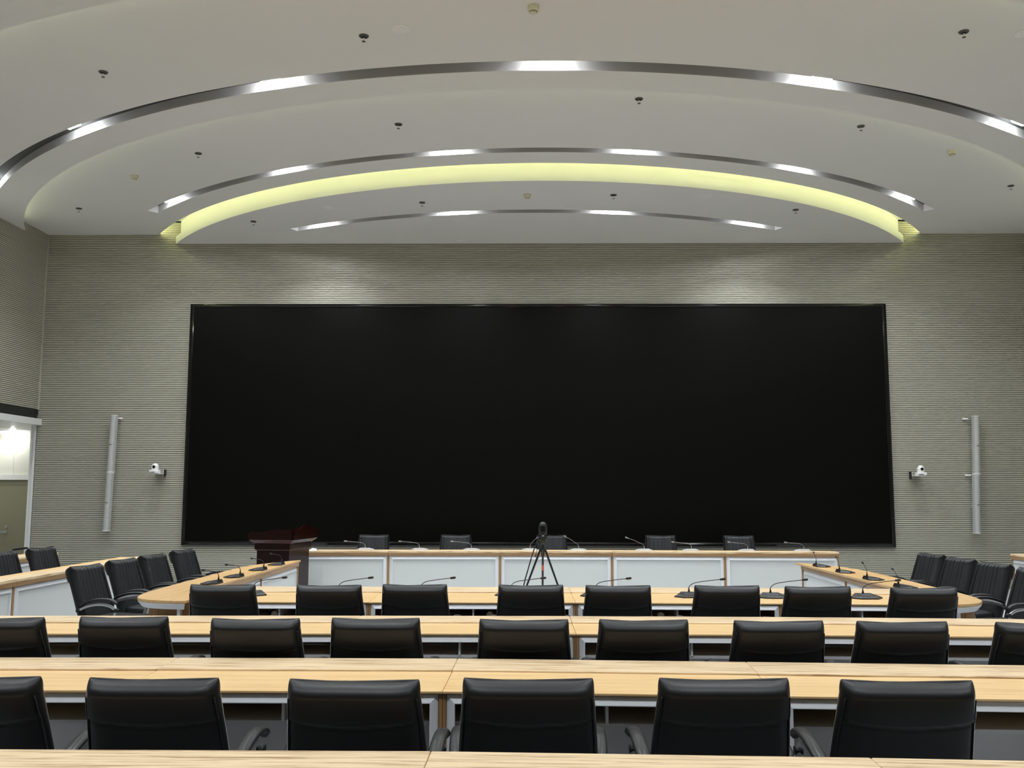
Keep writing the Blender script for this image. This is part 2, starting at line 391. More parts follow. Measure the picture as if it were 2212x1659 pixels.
# ------------------------------------------------------------------ LED wall
SX0, SX1, SZ0, SZ1, SY = -6.254, 6.642, .735, 5.186, 17.46
t = thing('video_wall', 'huge black switched-off video wall in a glossy black frame', 'screen', ((SX0+SX1)/2, SY, SZ0))
hx, hz = (SX1-SX0)/2, SZ1-SZ0
bm = new(); box(bm, -hx+.07, hx-.07, .006, .035, .07, hz-.07); obj('screen_panel', bm, M['screen'], t)
bm = new()
prof = [(0, .035), (0, .008), (.005, -.003), (.020, -.011), (.048, -.013), (.066, -.008), (.074, .002), (.074, .035)]   # (inset, y)
rs = [[(-hx+i, y, i), (hx-i, y, i), (hx-i, y, hz-i), (-hx+i, y, hz-i)] for i, y in prof]
R_ = [[bm.verts.new(p) for p in r] for r in rs]
for a, b in zip(R_, R_[1:]+R_[:1]):
    for i in range(4): bm.faces.new((a[i], a[(i+1) % 4], b[(i+1) % 4], b[i]))
o = obj('frame', bm, M['bezel'], t, bevel=0)
# ------------------------------------------------------------------ column speakers and wall cameras
def make_col():
    t = thing('column_speaker', 's', 'speaker')
    bm = new()
    pr_ = [(.048*math.sin(a)*1.05, -.05-.045*math.cos(a)) for a in [math.radians(-90+180*i/10) for i in range(11)]] + [(.05, .03), (-.05, .03)]
    prism(bm, pr_, .012, 1.038); obj('grille', bm, M['mesh'], t, 2)
    bm = new(); prism(bm, [(x*1.06, y*1.04) for x, y in pr_], 0, .012); obj('end_cap', bm, M['white'], t)
    bm = new(); prism(bm, [(x*1.06, y*1.04) for x, y in pr_], 1.038, 1.05); obj('end_cap', bm, M['white'], t)
    bm = new(); box(bm, -.022, .022, -.1005, -.096, .505, .512); obj('badge', bm, M['plastic'], t)
    bm = new(); box(bm, -.02, .02, .03, .10, .45, .55); obj('wall_bracket', bm, M['white'], t)
    return t
colP = Proto(make_col())
for x, z, lab, ry in ((-7.565, 2.05, 'upper of the two on the left of the video wall', 0.02), (-7.59, .995, 'lower of the two on the left of the video wall', .02),
                  (8.10, 2.05, 'upper of the two on the right of the video wall', .035), (8.055, .995, 'lower of the two on the right of the video wall', .035)):
    o = colP.place((x, YB-.10, z), 0, 'slim white column speaker, ' + lab, 'column speakers on the back wall'); o.rotation_euler = (0, ry, 0)
for x, sx, lab, z in ((-7.46, 1, 'left', 3.04), (7.97, -1, 'right', 3.05), (7.97, -1, 'right lower', 2.03)):
    bm = new(); tube(bm, [(0, .005, 0), (0, -.05, 0)], [.022, .018], 14); tube(bm, [(0, -.05, 0), (-sx*.06, -.055, 0)], .012, 10)
    o = obj('mounting_knob', bm, M['white'], smooth=2); o.location = (x, YB, z)
    tag(o, 'small white mounting knob beside the %s column speaker' % lab, 'bracket')
def make_ptz(m1, m2, sx, nm, lab):
    t = thing(nm, lab, 'camera')
    bm = new(); prism(bm, [(-.075, -.08), (.075, -.08), (.085, -.06), (.085, .05), (-.085, .05), (-.085, -.06)], 0, .055); b = obj('camera_base', bm, m1, t, 2, bevel=.008)
    bm = new(); box(bm, -.065, .02, -.083, -.079, .012, .022); obj('indicator_window', bm, M['blackm'], b)
    bm = new(); lathe(bm, [(.001, .055), (.062, .055), (.064, .07), (.064, .11), (.060, .135), (.047, .160), (.026, .176), (.001, .182)], n=28); hd = obj('camera_head', bm, m1, t, 2)
    bm = new(); lathe(bm, [(.001, 0), (.026, 0), (.026, .012), (.020, .014), (.001, .010)], n=24)
    for v in bm.verts: v.co = Vector((v.co.x, -.058-v.co.z, v.co.y+.115))
    obj('lens', bm, m2, hd, 2)
    return t
for x, z, sx, lab in ((-6.72, 2.035, 1, 'left'), (7.075, 2.02, -1, 'right')):
    t = make_ptz(M['white'], M['bezel'], sx, 'wall_camera', 'white dome camera on a bracket on the wall %s of the video wall' % lab)
    t.location = (x, YB-.20, z); t['group'] = 'white wall cameras'
    bm = new(); box(bm, -.06 if sx > 0 else -.12, .12 if sx > 0 else .06, -.06, .195, -.012, 0); box(bm, sx*.115-.01, sx*.115+.01, .12, .198, -.05, .06)
    obj('wall_bracket', bm, M['white'], t)
    bm = new(); box(bm, sx*.128-.006, sx*.128+.006, .1, .198, -.06, .07); obj('bracket_plate', bm, M['blackm'], t)

# ------------------------------------------------------------------ desks
def alu_frame(bm, x0, x1, z0, z1, y, w_, dep, d):
    """mitred sloping frame in the plane y, going in by dep along direction d (+1/-1)"""
    o_ = [(x0, z0), (x1, z0), (x1, z1), (x0, z1)]; i_ = [(x0+w_, z0+w_), (x1-w_, z0+w_), (x1-w_, z1-w_), (x0+w_, z1-w_)]
    ii = [(a+(.004 if k in (0, 3) else -.004), c+(.004 if k in (0, 1) else -.004)) for k, (a, c) in enumerate(i_)]
    loops = []
    for pts, yy in ((o_, y+d*(dep+.004)), (o_, y+d*dep), (i_, y), (ii, y), (ii, y+d*(dep+.004))):
        loops.append([bm.verts.new((x, yy, z)) for x, z in pts])
    for a, b in zip(loops, loops[1:]+loops[:1]):
        for k in range(4): bm.faces.new((a[k], a[(k+1) % 4], b[(k+1) % 4], b[k]))
def make_desk(L_, D, wd, label, group, loc, rz, sk=(0, 0), user=True, ends=(0, 0), div=True):
    """local: x along, y=0 user edge, y=D audience edge; sk = extra half length of the user edge (mitre)"""
    t = thing('conference_desk', label, 'desk', loc, rz, group)
    h = L_/2 - .0012; s0, s1 = sk
    def quad(y0, y1, z0, z1):
        f = lambda y: (s0*(1-y/D), s1*(1-y/D))
        return [(-h-f(y0)[0], y0), (h+f(y0)[1], y0), (h+f(y1)[1], y1), (-h-f(y1)[0], y1)]
    bm = new(); prism(bm, quad(0, wd-.003, 0, 0), .756, .769); obj('worktop', bm, M['top'], t, bevel=.003)
    bm = new(); prism(bm, quad(wd, D, 0, 0), .748, .779); le = obj('ledge', bm, M['ledge'], t, bevel=.004)
    bm = new(); prism(bm, quad(D-.022, D-.001, 0, 0), .703, .7475); obj('fascia', bm, M['edge'], t, bevel=.002)
    for s in (-1, 1):
        xo = s*h; a, b = sorted((xo, xo - s*.016)); k = (s0 if s < 0 else s1)
        bm = new(); vs = box(bm, a, b, .012, D-.025, 0, .7555)
        for v in vs: v.co.x += s*k*(1-v.co.y/D)
        obj('side_panel', bm, M['post'], t)
    if user:
        bm = new(); alu_frame(bm, -h-s0+.018, h+s1-.018, .06, .751, .002, .036, .016, 1); obj('metal_frame', bm, M['alu'], t)
        bm = new(); box(bm, -h+.045, h-.045, .055, D-.16, .603, .621); obj('shelf', bm, M['greyp'], t)
        bm = new(); box(bm, -h+.04, h-.04, D-.16, D-.142, .55, .748); obj('back_panel', bm, M['dark'], t)
        if div:
            bm = new(); box(bm, -.007, .007, .045, D-.17, .621, .749); obj('divider', bm, M['alu'], t)
        bm = new(); box(bm, -h+.04, h-.04, .30, .318, .03, .603); obj('modesty_board', bm, M['greyp'], t)
    # audience face
    bm = new(); alu_frame(bm, -h+.018, h-.018, .04, .702, D-.012, .05, .022, -1); pf = obj('panel_frame', bm, M['alu'], t)
    bm = new(); box(bm, -h+.06, h-.06, D-.05, D-.036, .08, .66); obj('front_panel', bm, M['panel'], t)
    return t
def desk_row(pts, D, wd, labs, group, rear=False, **kw):
    """pts: joints along the audience (far) edge from left to right"""
    for i, (a, b) in enumerate(zip(pts, pts[1:])):
        a, b = Vector(a), Vector(b); d = b-a; L_ = d.length; ang = math.atan2(d.y, d.x); mid = (a+b)/2
        if rear:
            rz = ang + PI; n = Vector((-math.sin(ang), math.cos(ang))); loc = mid + n*D      # user edge beyond
        else:
            rz = ang; n = Vector((-math.sin(ang), math.cos(ang))); loc = mid - n*D
        def turn(q0, q1, q2):
            u, v = Vector(q1)-Vector(q0), Vector(q2)-Vector(q1); return math.atan2(u.x*v.y-u.y*v.x, u.dot(v))
        sl = turn(pts[i-1], pts[i], pts[i+1]) if i > 0 else 0
        sr = turn(pts[i], pts[i+1], pts[i+2]) if i+2 < len(pts) else 0
        sg = 1 if not rear else -1
        k = (sg*math.tan(sl/2)*D, sg*math.tan(sr/2)*D)
        if rear: k = (k[1], k[0])
        make_desk(L_, D, wd, labs[i], group, (loc.x, loc.y, 0), rz, sk=k, **kw)
W_ = ['leftmost', 'second from the left', 'third from the left', 'fourth from the left', 'fifth from the left', 'sixth from the left']
desk_row([(-3.46, 3.50), (-1.90, 3.54), (-.34, 3.55), (1.21, 3.50), (2.76, 3.42)], .84, .5,
         ['oak desk in the nearest row, cut by the left frame edge', 'oak desk in the nearest row, left of the left seam', 'oak desk in the nearest row, between its two seams', 'oak desk in the nearest row, at the bottom right corner'], 'oak desks in the nearest row')
desk_row([(-3.50, 5.43), (-1.94, 5.46), (-.38, 5.475), (1.21, 5.41), (2.70, 5.345), (4.25, 5.25)], .84, .5,
         ['oak two-level desk in the second row of desks, %s' % w_ for w_ in W_[:5]], 'oak desks in the second row')
desk_row([(-4.36, 7.21), (-2.80, 7.27), (-1.24, 7.32), (.33, 7.345), (1.89, 7.34), (3.41, 7.29), (4.96, 7.20)], .84, .5,
         ['oak two-level desk in the third row of desks, %s' % w_ for w_ in W_[:6]], 'oak desks in the third row')
desk_row([(-2.89, 9.515), (-1.36, 9.53), (.42, 9.56), (2.20, 9.545), (3.60, 9.50)], 1.23, .76,
         ['wide oak table with microphones between the side tables, %s section' % w_ for w_ in W_[:4]], 'sections of the wide microphone table')
desk_row([(-3.95, 15.24), (-2.18, 15.32), (-.41, 15.395), (1.37, 15.38), (3.15, 15.35), (4.93, 15.315)], .50, .30,
         ['oak and white panelled head table section, %s, by the video wall' % w_ for w_ in W_[:5]], 'sections of the head table', rear=True, user=False)

def side_table(poly, xi, y0, y1, sgn, name, label, rail):
    """long narrow table beside the middle; xi inner edge, sgn = direction of the user side"""
    t = thing(name, label, 'table', (xi, y0, 0))
    bm = new(); prism(bm, [(x-xi, y-y0) for x, y in poly], .753, .779); obj('tabletop', bm, M['topy'], t, bevel=.004)
    bm = new(); a, b = sorted((0.0, sgn*.022)); box(bm, a, b, 1.0, y1-y0, .703, .7525); obj('fascia', bm, M['edgey'], t, bevel=.002)
    n = 2; yy0, yy1 = 1.25, y1-y0-.02
    for k in range(n):
        a0 = yy0+(yy1-yy0)*k/n; a1 = yy0+(yy1-yy0)*(k+1)/n
        bm = new(); alu_frame(bm, a0+.012, a1-.012, .04, .702, 0, .05, .022, 1)
        for v in bm.verts: v.co = Vector((sgn*(v.co.y+.010), v.co.x, v.co.z))
        obj('panel_frame', bm, M['alu'], t)
        bm = new(); a, b = sorted((sgn*.034, sgn*.046)); box(bm, a, b, a0+.05, a1-.05, .08, .66); obj('front_panel', bm, M['panel'], t)
    for k in range(n+1):
        a0 = yy0+(yy1-yy0)*k/n
        bm = new(); a, b = sorted((sgn*.006, sgn*.36)); box(bm, a, b, a0-.011, a0+.011, 0, .752); obj('support_panel', bm, M['post'], t)
    # metal apron following the rounded near end, with its legs
    rp = [Vector((x-xi, y-y0)) for x, y in rail]
    bm = new(); c0 = Vector((sgn*.1, 1.2)); rs = []
    for p in rp:
        q = p + (Vector((0 + sgn*.1, .6))-p).normalized()*.05
        rs.append([(*(p+(q-p)*.12), .752), (*(p+(q-p)*.12), .742), (*q, .70), (*(q+(q-p)*.3), .70), (*(q+(q-p)*.3), .752)])
    rings(bm, rs); obj('apron', bm, M['alu'], t)
    for fx, wx in ((.14, .028), (.97, .028)):
        i = int(fx*(len(rp)-1)); p = rp[i] + (Vector((sgn*.1, .6))-rp[i]).normalized()*.10
        bm = new(); box(bm, p.x-wx/2, p.x+wx/2, p.y, p.y+.05, 0, .752); obj('leg', bm, M['alu'], t)
    bm = new(); a, b = sorted((sgn*.30, -.10 if False else (.10 if sgn < 0 else 0.0))); box(bm, a, b, .42, .44, 0, .752); obj('support_panel', bm, M['post'], t)
    bm = new(); prism(bm, [((x-xi)*.72-sgn*.03, (y-y0)*.5+.16) for x, y in poly if y < y0+1.2], .55, .568); obj('shelf', bm, M['greyp'], t)
    return t
M['topy'] = wood('oak_table_long', (.64, .41, .185), (.50, .295, .12), 1, .36)
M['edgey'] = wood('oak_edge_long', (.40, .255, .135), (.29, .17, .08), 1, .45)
Lp = [(-3.07, 13.19), (-3.20, 12.98), (-3.34, 12.62), (-3.45, 12.31), (-3.51, 11.9), (-3.52, 11.0), (-3.52, 10.0), (-3.51, 9.2), (-3.50, 8.9), (-3.46, 8.66), (-3.39, 8.47), (-3.27, 8.35), (-3.10, 8.28), (-2.90, 8.25), (-2.90, 9.52), (-3.07, 9.52)]
Rp = [(2*.28+3.07-.03, 12.99), (3.74, 12.78), (3.87, 12.52), (3.99, 12.25), (4.06, 11.8), (4.08, 11.0), (4.06, 10.0), (4.05, 9.2), (4.03, 8.85), (3.99, 8.62), (3.93, 8.45), (3.84, 8.33), (3.74, 8.26), (3.62, 8.20), (3.62, 9.52), (3.63, 9.52)]
Lp = spline([(x, y, 0) for x, y in Lp[:14]], 3); Lp = [(p.x, p.y) for p in Lp] + [(-2.90, 9.52), (-3.07, 9.52)]
Rq = spline([(x, y, 0) for x, y in Rp[:14]], 3); Rp = [(p.x, p.y) for p in Rq] + [(3.605, 9.52), (3.63, 9.52)]
side_table(Lp, -3.07, 8.26, 13.1, -1, 'side_table', 'long narrow oak side table with rounded end, left of the middle', [p for p in Lp if p[1] < 8.95][:-0 or None])
side_table(Rp, 3.64, 8.21, 12.9, 1, 'side_table', 'long narrow oak side table with rounded end, right of the middle', [p for p in Rp if p[1] < 8.95])
# outer desks along the side walls; audience face toward the middle
for x, ya, yb, n, side, lab in ((-5.38, 8.40, 13.80, 3, -1, 'row behind the left side-table chairs'), (5.85, 8.2, 11.76, 2, 1, 'row behind the right side-table chairs'),
                                (-7.10, 11.1, 14.62, 2, -1, 'row along the left wall'), (7.48, 11.5, 15.08, 2, 1, 'row at the far right frame edge')):
    Ls = (yb-ya)/n
    for k in range(n):
        c = ya+Ls*(k+.5)
        make_desk(Ls, .43, .22, 'oak side desk, %s of the %s' % (['nearest', 'next', 'farthest'][k] if n == 3 else ['nearer', 'farther'][k], lab), 'outer side desks',
                  (x+side*.43, c, 0), -PI/2 if side < 0 else PI/2, user=False)

# ------------------------------------------------------------------ chairs
def make_chair():
    t = thing('office_chair', 'c', 'chair')
    def hw(v): return .280 - .004*v - .020*max(0, v-.35)**1.3/.57
    def cyz(v): return (-.205 - .165*v**1.15, .437 + .488*v)
    def th(v): return .043 + .014*min(1, v*1.4) + .010*max(0, v-.7)/.3
    random.seed(11); ph = [random.uniform(-1, 1) for _ in range(12)]
    def surf(u, v, front):
        w_ = hw(v); y, z = cyz(v); tt = th(v)
        prof = max(0, 1-abs(u)**7)**.55
        if front:
            off = tt*prof
            win = max(0, 1-(abs(u)/.74)**8) if abs(u) < .74 else 0
            g = sum(math.sin(u*PI*(9+3*k) + ph[k]*4 + v*ph[k+4]*3)*(.45 if k else 1) for k in range(3))
            off += win*(.006 + .0042*g*min(1, v*3))
            off -= .012*math.exp(-((abs(u)-.77)/.035)**2)
            off += .014*math.exp(-((abs(u)-.88)/.08)**2)
        else:
            off = -tt*prof
            vs = .745 + .055*u*u
            s_ = min(1, max(0, (v-vs)/.022)); s_ = s_*s_*(3-2*s_)
            lat = 1 if abs(u) < .90 else max(0, 1-(abs(u)-.90)/.08)
            off -= .015*s_*lat; off += .006*math.exp(-((v-vs+.004)/.010)**2)*lat
            off -= .004*math.sin(max(0, min(1, (v-vs)/(1-vs)))*PI)*lat
            off += .005*math.exp(-((abs(u)-.93)/.02)**2)
        return Vector((u*w_, y+off, z))
    NF, NR = 72, 40
    uf = [math.sin(-PI/2+PI*i/NF) for i in range(NF+1)]; ur = [math.sin(PI/2-PI*i/NR) for i in range(1, NR)]
    bm = new(); rs = []; NV = 64
    for j in range(NV+1):
        v = j/NV
        rs.append([surf(u, v, True) for u in uf] + [surf(u, v, False) for u in ur])
    # rounded top
    y1, z1 = cyz(1)
    for k in range(1, 7):
        a = k/6*PI/2; ring = []
        for p, u in [(surf(u, 1, True), u) for u in uf] + [(surf(u, 1, False), u) for u in ur]:
            ring.append(Vector((p.x*(1-.035*(1-math.cos(a))), y1+(p.y-y1)*max(.02, math.cos(a)), p.z+.052*math.sin(a))))
        rs.append(ring)
    for ring in rs:
        for p in ring:
            u = p.x/.26
            if p.z > .84: p.z += .013*min(1, abs(u))**8*min(1, (p.z-.84)/.1)
    y0, z0 = cyz(0); bot = []
    for k in range(4, 0, -1):
        a = k/4*PI/2
        bot.append([Vector((p.x*(1-.05*(1-math.cos(a))), y0+(p.y-y0)*max(.03, math.cos(a)), p.z-.03*math.sin(a))) for p in rs[0]])
    rings(bm, bot+rs)
    back = obj('backrest', bm, M['leather'], t, True)
    back.data.materials.append(M['leatherf'])
    nring = len(uf)+len(ur)
    for f in back.data.polygons:
        i = f.index % nring
        if i < len(uf)-1 and f.index < nring*(NV+5): 
            um = (uf[i]+uf[i+1])/2
            if abs(um) < .76: f.material_index = 1
    for s in (-1, 1):
        for fr, uu in ((False, .955), (True, .80)):
            bm = new(); tube(bm, [surf(s*uu, v, fr)+Vector((0, .001 if fr else -.0015, 0)) for v in [i/26*.985 for i in range(27)]], .0042, 6)
            obj('piping', bm, M['leather'], back, True)
    # seat
    bm = new(); rs = []
    for z, k in ((.385, .90), (.395, .96), (.42, 1.0), (.46, 1.0), (.485, .97), (.498, .90), (.502, .7), (.503, .3)):
        ring = []
        for i in range(40):
            a = 2*PI*i/40; c, s_ = math.cos(a), math.sin(a)
            ring.append(Vector((.258*k*math.copysign(abs(c)**.5, c), .015 + .25*k*math.copysign(abs(s_)**.55, s_), z + (.0 if s_ > 0 else .004))))
        rs.append(ring)
    rings(bm, rs); obj('seat', bm, M['leather'], t, True)
    for s in (-1, 1):
        pp = spline([(s*.288, -.215, .628), (s*.293, -.15, .655), (s*.297, -.05, .680), (s*.299, .06, .684), (s*.299, .13, .668), (s*.298, .165, .640)], 5)
        bm = new(); rs = []
        for i, p in enumerate(pp):
            k = min(1, .55 + .45*min(i, len(pp)-1-i)/3)
            q = []
            for (dx, dz) in ((-.030, -.004), (-.032, .004), (-.024, .013), (0, .017), (.024, .013), (.032, .004), (.030, -.004), (.018, -.010), (-.018, -.010)):
                q.append(p + Vector((dx*k*.92, 0, dz)))
            rs.append(q)
        rings(bm, rs); arm = obj('armrest', bm, M['plastic'], t, True)
        bm = new()
        br = spline([(s*.290, -.235, .578), (s*.292, -.15, .618), (s*.296, -.03, .640), (s*.296, .08, .628), (s*.292, .150, .585)], 5)
        rs = [[p+Vector((dx, 0, dz)) for dx, dz in ((-.008, -.012), (.008, -.012), (.010, 0), (.008, .012), (-.008, .012), (-.010, 0))] for p in br]
        rings(bm, rs)
        tube(bm, [(s*.292, .15, .587), (s*.28, .11, .46), (s*.25, .08, .40), (s*.12, .06, .385)], [.016, .015, .013, .012], 8)
        obj('arm_bracket', bm, M['silver'], arm, 2)
        bm = new()
        for y, z in ((-.235, .578), (.150, .585)):
            tube(bm, [(s*.272, y, z), (s*.308, y, z)], .019, 14)
        obj('pivot_cap', bm, M['blackm'], arm, 2)
    bm = new(); lathe(bm, [(.001, .10), (.034, .10), (.034, .24), (.022, .25), (.022, .385), (.001, .385)], n=16); box(bm, -.10, .10, -.12, .12, .37, .388)
    tube(bm, [(0, -.10, .38), (0, -.22, .40), (0, -.25, .50)], [.02, .022, .02], 10)
    obj('gas_column', bm, M['plastic'], t, 2)
    for k in range(5):
        a = 2*PI*k/5 + .3; d = Vector((math.cos(a), math.sin(a), 0)); e = Vector((-d.y, d.x, 0)); rs = []
        for r, z, w_, h_ in ((.02, .115, .026, .022), (.16, .105, .021, .018), (.29, .078, .016, .012)):
            c = d*r + Vector((0, 0, z)); rs.append([c-e*w_-Vector((0, 0, h_)), c+e*w_-Vector((0, 0, h_)), c+e*w_*.8+Vector((0, 0, h_)), c-e*w_*.8+Vector((0, 0, h_))])
        bm = new(); rings(bm, rs); lg = obj('base_leg', bm, M['silver'], t)
        bm = new()
        for q in (-.014, .014):
            c = d*.285 + e*q + Vector((0, 0, .029)); tube(bm, [c-e*.009, c+e*.009], .028, 14)
        tube(bm, [d*.285+Vector((0, 0, .03)), d*.285+Vector((0, 0, .075))], .008, 8)
        obj('caster', bm, M['plastic'], lg, 2)
    return t
chP = Proto(make_chair())
def chair(x, y, ang, label, group):
    """x,y: where the top of the backrest stands; ang: heading of the seat (0 = away from camera)"""
    d = .360; return chP.place((x - math.sin(ang)*d, y + math.cos(ang)*d, 0), ang, label, group)
R1 = [(-2.14, 3.81, .02), (-1.44, 3.80, .01), (-.66, 3.79, -.012), (.01, 3.83, 0), (.77, 3.85, .015), (1.47, 3.83, -.02)]
NTH = ['leftmost', 'second from the left', 'third from the left', 'fourth from the left', 'fifth from the left', 'sixth from the left', 'seventh from the left', 'eighth from the left', 'rightmost, cut by the frame edge']
for i, (x, y, a) in enumerate(R1):
    chair(x, y, a, 'black leather chair in the nearest row, ' + (['leftmost, cut by the frame']+NTH[1:])[i], 'chairs in the nearest row')
R2 = [(-3.01, 5.56, .03), (-2.32, 5.62, .03), (-1.54, 5.56, 0), (-.86, 5.60, 0), (-.01, 5.57, -.01), (.67, 5.58, 0), (1.43, 5.56, .01), (2.12, 5.55, -.015), (2.89, 5.53, -.02)]
for i, (x, y, a) in enumerate(R2):
    chair(x, y, a, 'black leather chair in the second row, ' + (['leftmost, cut by the frame']+NTH[1:])[i], 'chairs in the second row')
R3 = [(-2.36, 7.56, .02), (-1.53, 7.56, 0), (-.87, 7.63, -.01), (.04, 7.62, 0), (.72, 7.61, 0), (1.57, 7.63, .01), (2.26, 7.58, 0), (3.05, 7.52, .02)]
for i, (x, y, a) in enumerate(R3):
    chair(x, y, a, 'black leather chair at the wide microphone table, ' + NTH[i], 'chairs at the microphone table')
RH = [(-2.58, 16.40), (-1.19, 16.45), (.44, 16.50), (2.29, 16.48), (3.60, 16.42)]
for i, (x, y) in enumerate(RH):
    chair(x, y, PI + [.02, 0, -.03, .03, .0][i], 'black pleated chair at the head table, ' + (NTH[:4]+['rightmost'])[i], 'chairs at the head table')
for i, (x, y) in enumerate([(-4.33, 9.50), (-4.33, 10.36), (-4.31, 11.15), (-4.30, 12.10)]):
    chair(x, y, -PI/2-.13, 'black pleated leather chair at the left side table, %s' % ['nearest', 'second nearest', 'second farthest', 'farthest'][i], 'chairs at the left side table')
for i, (x, y) in enumerate([(4.88, 11.74), (4.88, 10.96), (4.90, 10.22), (4.90, 9.40)]):
    chair(x, y, PI/2+.15, 'black pleated leather chair at the right side table, %s' % ['farthest', 'second farthest', 'second nearest', 'nearest, cut by the frame'][i], 'chairs at the right side table')
for i, (x, y) in enumerate([(-6.26, 12.44), (-6.27, 11.50)]):
    chair(x, y, -PI/2-.14, 'black pleated chair at the left outer desk row, %s' % ['farther one', 'nearer one at the frame edge'][i], 'chairs at the left outer desks')

# ------------------------------------------------------------------ microphones
def make_mic(bm_mat, head=(.27, -.06, .155), nm='gooseneck_microphone', nk='plastic'):
    t = thing(nm, 'm', 'microphone')
    # faceted console, user side at -y; the neck rises near +y
    bm = new()
    lo = [(-.075, -.165), (.075, -.165), (.145, -.085), (.095, .015), (-.095, .015), (-.145, -.085)]
    hi = [(-.062, -.135, .018), (.062, -.135, .018), (.120, -.082, .022), (.070, .008, .040), (-.070, .008, .040), (-.120, -.082, .022)]
    a = [bm.verts.new((x, y, 0)) for x, y in lo]; m_ = [bm.verts.new((x, y, .010)) for x, y in lo]; b = [bm.verts.new(p) for p in hi]
    bm.faces.new(a[::-1])
    for i in range(6):
        j = (i+1) % 6; bm.faces.new((a[i], a[j], m_[j], m_[i])); bm.faces.new((m_[i], m_[j], b[j], b[i]))
    bm.faces.new((b[0], b[1], b[3], b[4])); bm.faces.new((b[1], b[2], b[3])); bm.faces.new((b[0], b[4], b[5]))
    c = obj('console', bm, bm_mat, t)
    bm = new(); vs = box(bm, -.052, .052, -.125, -.005, .0195, .0215)
    for v in vs: v.co.z += (v.co.y+.125)*.155
    obj('control_plate', bm, M['plate'], c)
    bm = new(); vs = box(bm, -.05, .05, -.153, -.146, .010, .014); obj('trim_strip', bm, M['silver'], c)
    hx_, hy_, hz_ = head
    path = spline([(0, -.005, .035), (0, -.004, .075), (hx_*.06, -.01, .100), (hx_*.22, hy_*.25, .122), (hx_*.6, hy_*.6, .122+(hz_-.122)*.55), (hx_, hy_, hz_)], 6)
    bm = new(); tube(bm, path, [.0052 if i < 7 else .0034 for i in range(len(path))], 8); lathe(bm, [(.001, .033), (.011, .033), (.009, .052), (.006, .068), (.001, .068)], 0, -.005, 12); obj('gooseneck', bm, M[nk], t, True)
    d = (Vector(path[-1])-Vector(path[-4])).normalized(); p = Vector(path[-1])
    bm = new(); tube(bm, [p, p+d*.01, p+d*.045, p+d*.055], [.005, .0105, .0115, .006], 10); obj('microphone_head', bm, M[nk], t, True)
    return t
M['plate'] = mat('console_plate', (.05, .05, .055), .3, 0, .5, var=(30, .1))
M['neckg'] = mat('grey_gooseneck', (.22, .22, .23), .35, .5, var=(10, .05))
M['silvc'] = mat('silver_console', (.62, .63, .66), .4, .35, var=(10, .05))
micP = Proto(make_mic(M['plastic']))
xs = [-2.49, -1.71, -.96, -.135, .635, 1.48, 2.21, 3.03]
ys = [8.87, 8.87, 8.90, 8.92, 8.90, 8.86, 8.83, 8.80]
for i, (x, y) in enumerate(zip(xs, ys)):
    micP.place((x, y, .7695), [.0, .05, .0, -.03, .02, 0, .02, .05][i], 'black gooseneck microphone on the wide table, %s of eight' % (NTH[:7]+['rightmost'])[i], 'microphones on the wide table')
for i, (x, y) in enumerate([(-3.10, 9.78), (-3.10, 10.52), (-3.10, 11.46), (-3.10, 12.30)]):
    micP.place((x, y, .7795), -PI/2, 'black gooseneck microphone on the left side table, %s' % ['nearest', 'second nearest', 'second farthest', 'farthest'][i], 'microphones on the left side table')
for i, (x, y) in enumerate([(3.66, 12.30), (3.66, 11.40), (3.66, 10.49), (3.66, 9.62)]):
    micP.place((x, y, .7795), PI/2, 'black gooseneck microphone on the right side table, %s' % ['farthest', 'second farthest', 'second nearest', 'nearest'][i], 'microphones on the right side table')
mic2 = Proto(make_mic(M['silvc'], (.28, .04, .145), nk='neckg'))
hm = [(-2.63, .04), (-1.74, .02), (-.89, 0), (.07, 0), (.86, 0), (1.93, 0), (2.70, .02), (3.61, 0), (4.52, .03)]
for i, (x, a) in enumerate(hm):
    lab = 'silver gooseneck microphone on the head table, %s of nine' % (NTH[:8]+['rightmost'])[i]
    if i in (3, 4, 5):
        hd = {3: (-.10, .05, .20), 4: (.19, .04, .215), 5: (.26, .04, .205)}[i]
        o = make_mic(M['silvc'], hd, nk='neckg'); o.location = (x*.9885, 15.62, .7695); o.rotation_euler = (0, 0, PI+a); o['label'] = lab; o['group'] = 'microphones on the head table'
    else: mic2.place((x*.9885, 15.62, .7695), PI+a, lab, 'microphones on the head table')

# ------------------------------------------------------------------ lectern
t = thing('lectern', 'dark red mahogany lectern with a curved crest left of the head table', 'lectern', (-3.42, 13.95, 0), math.radians(-10))
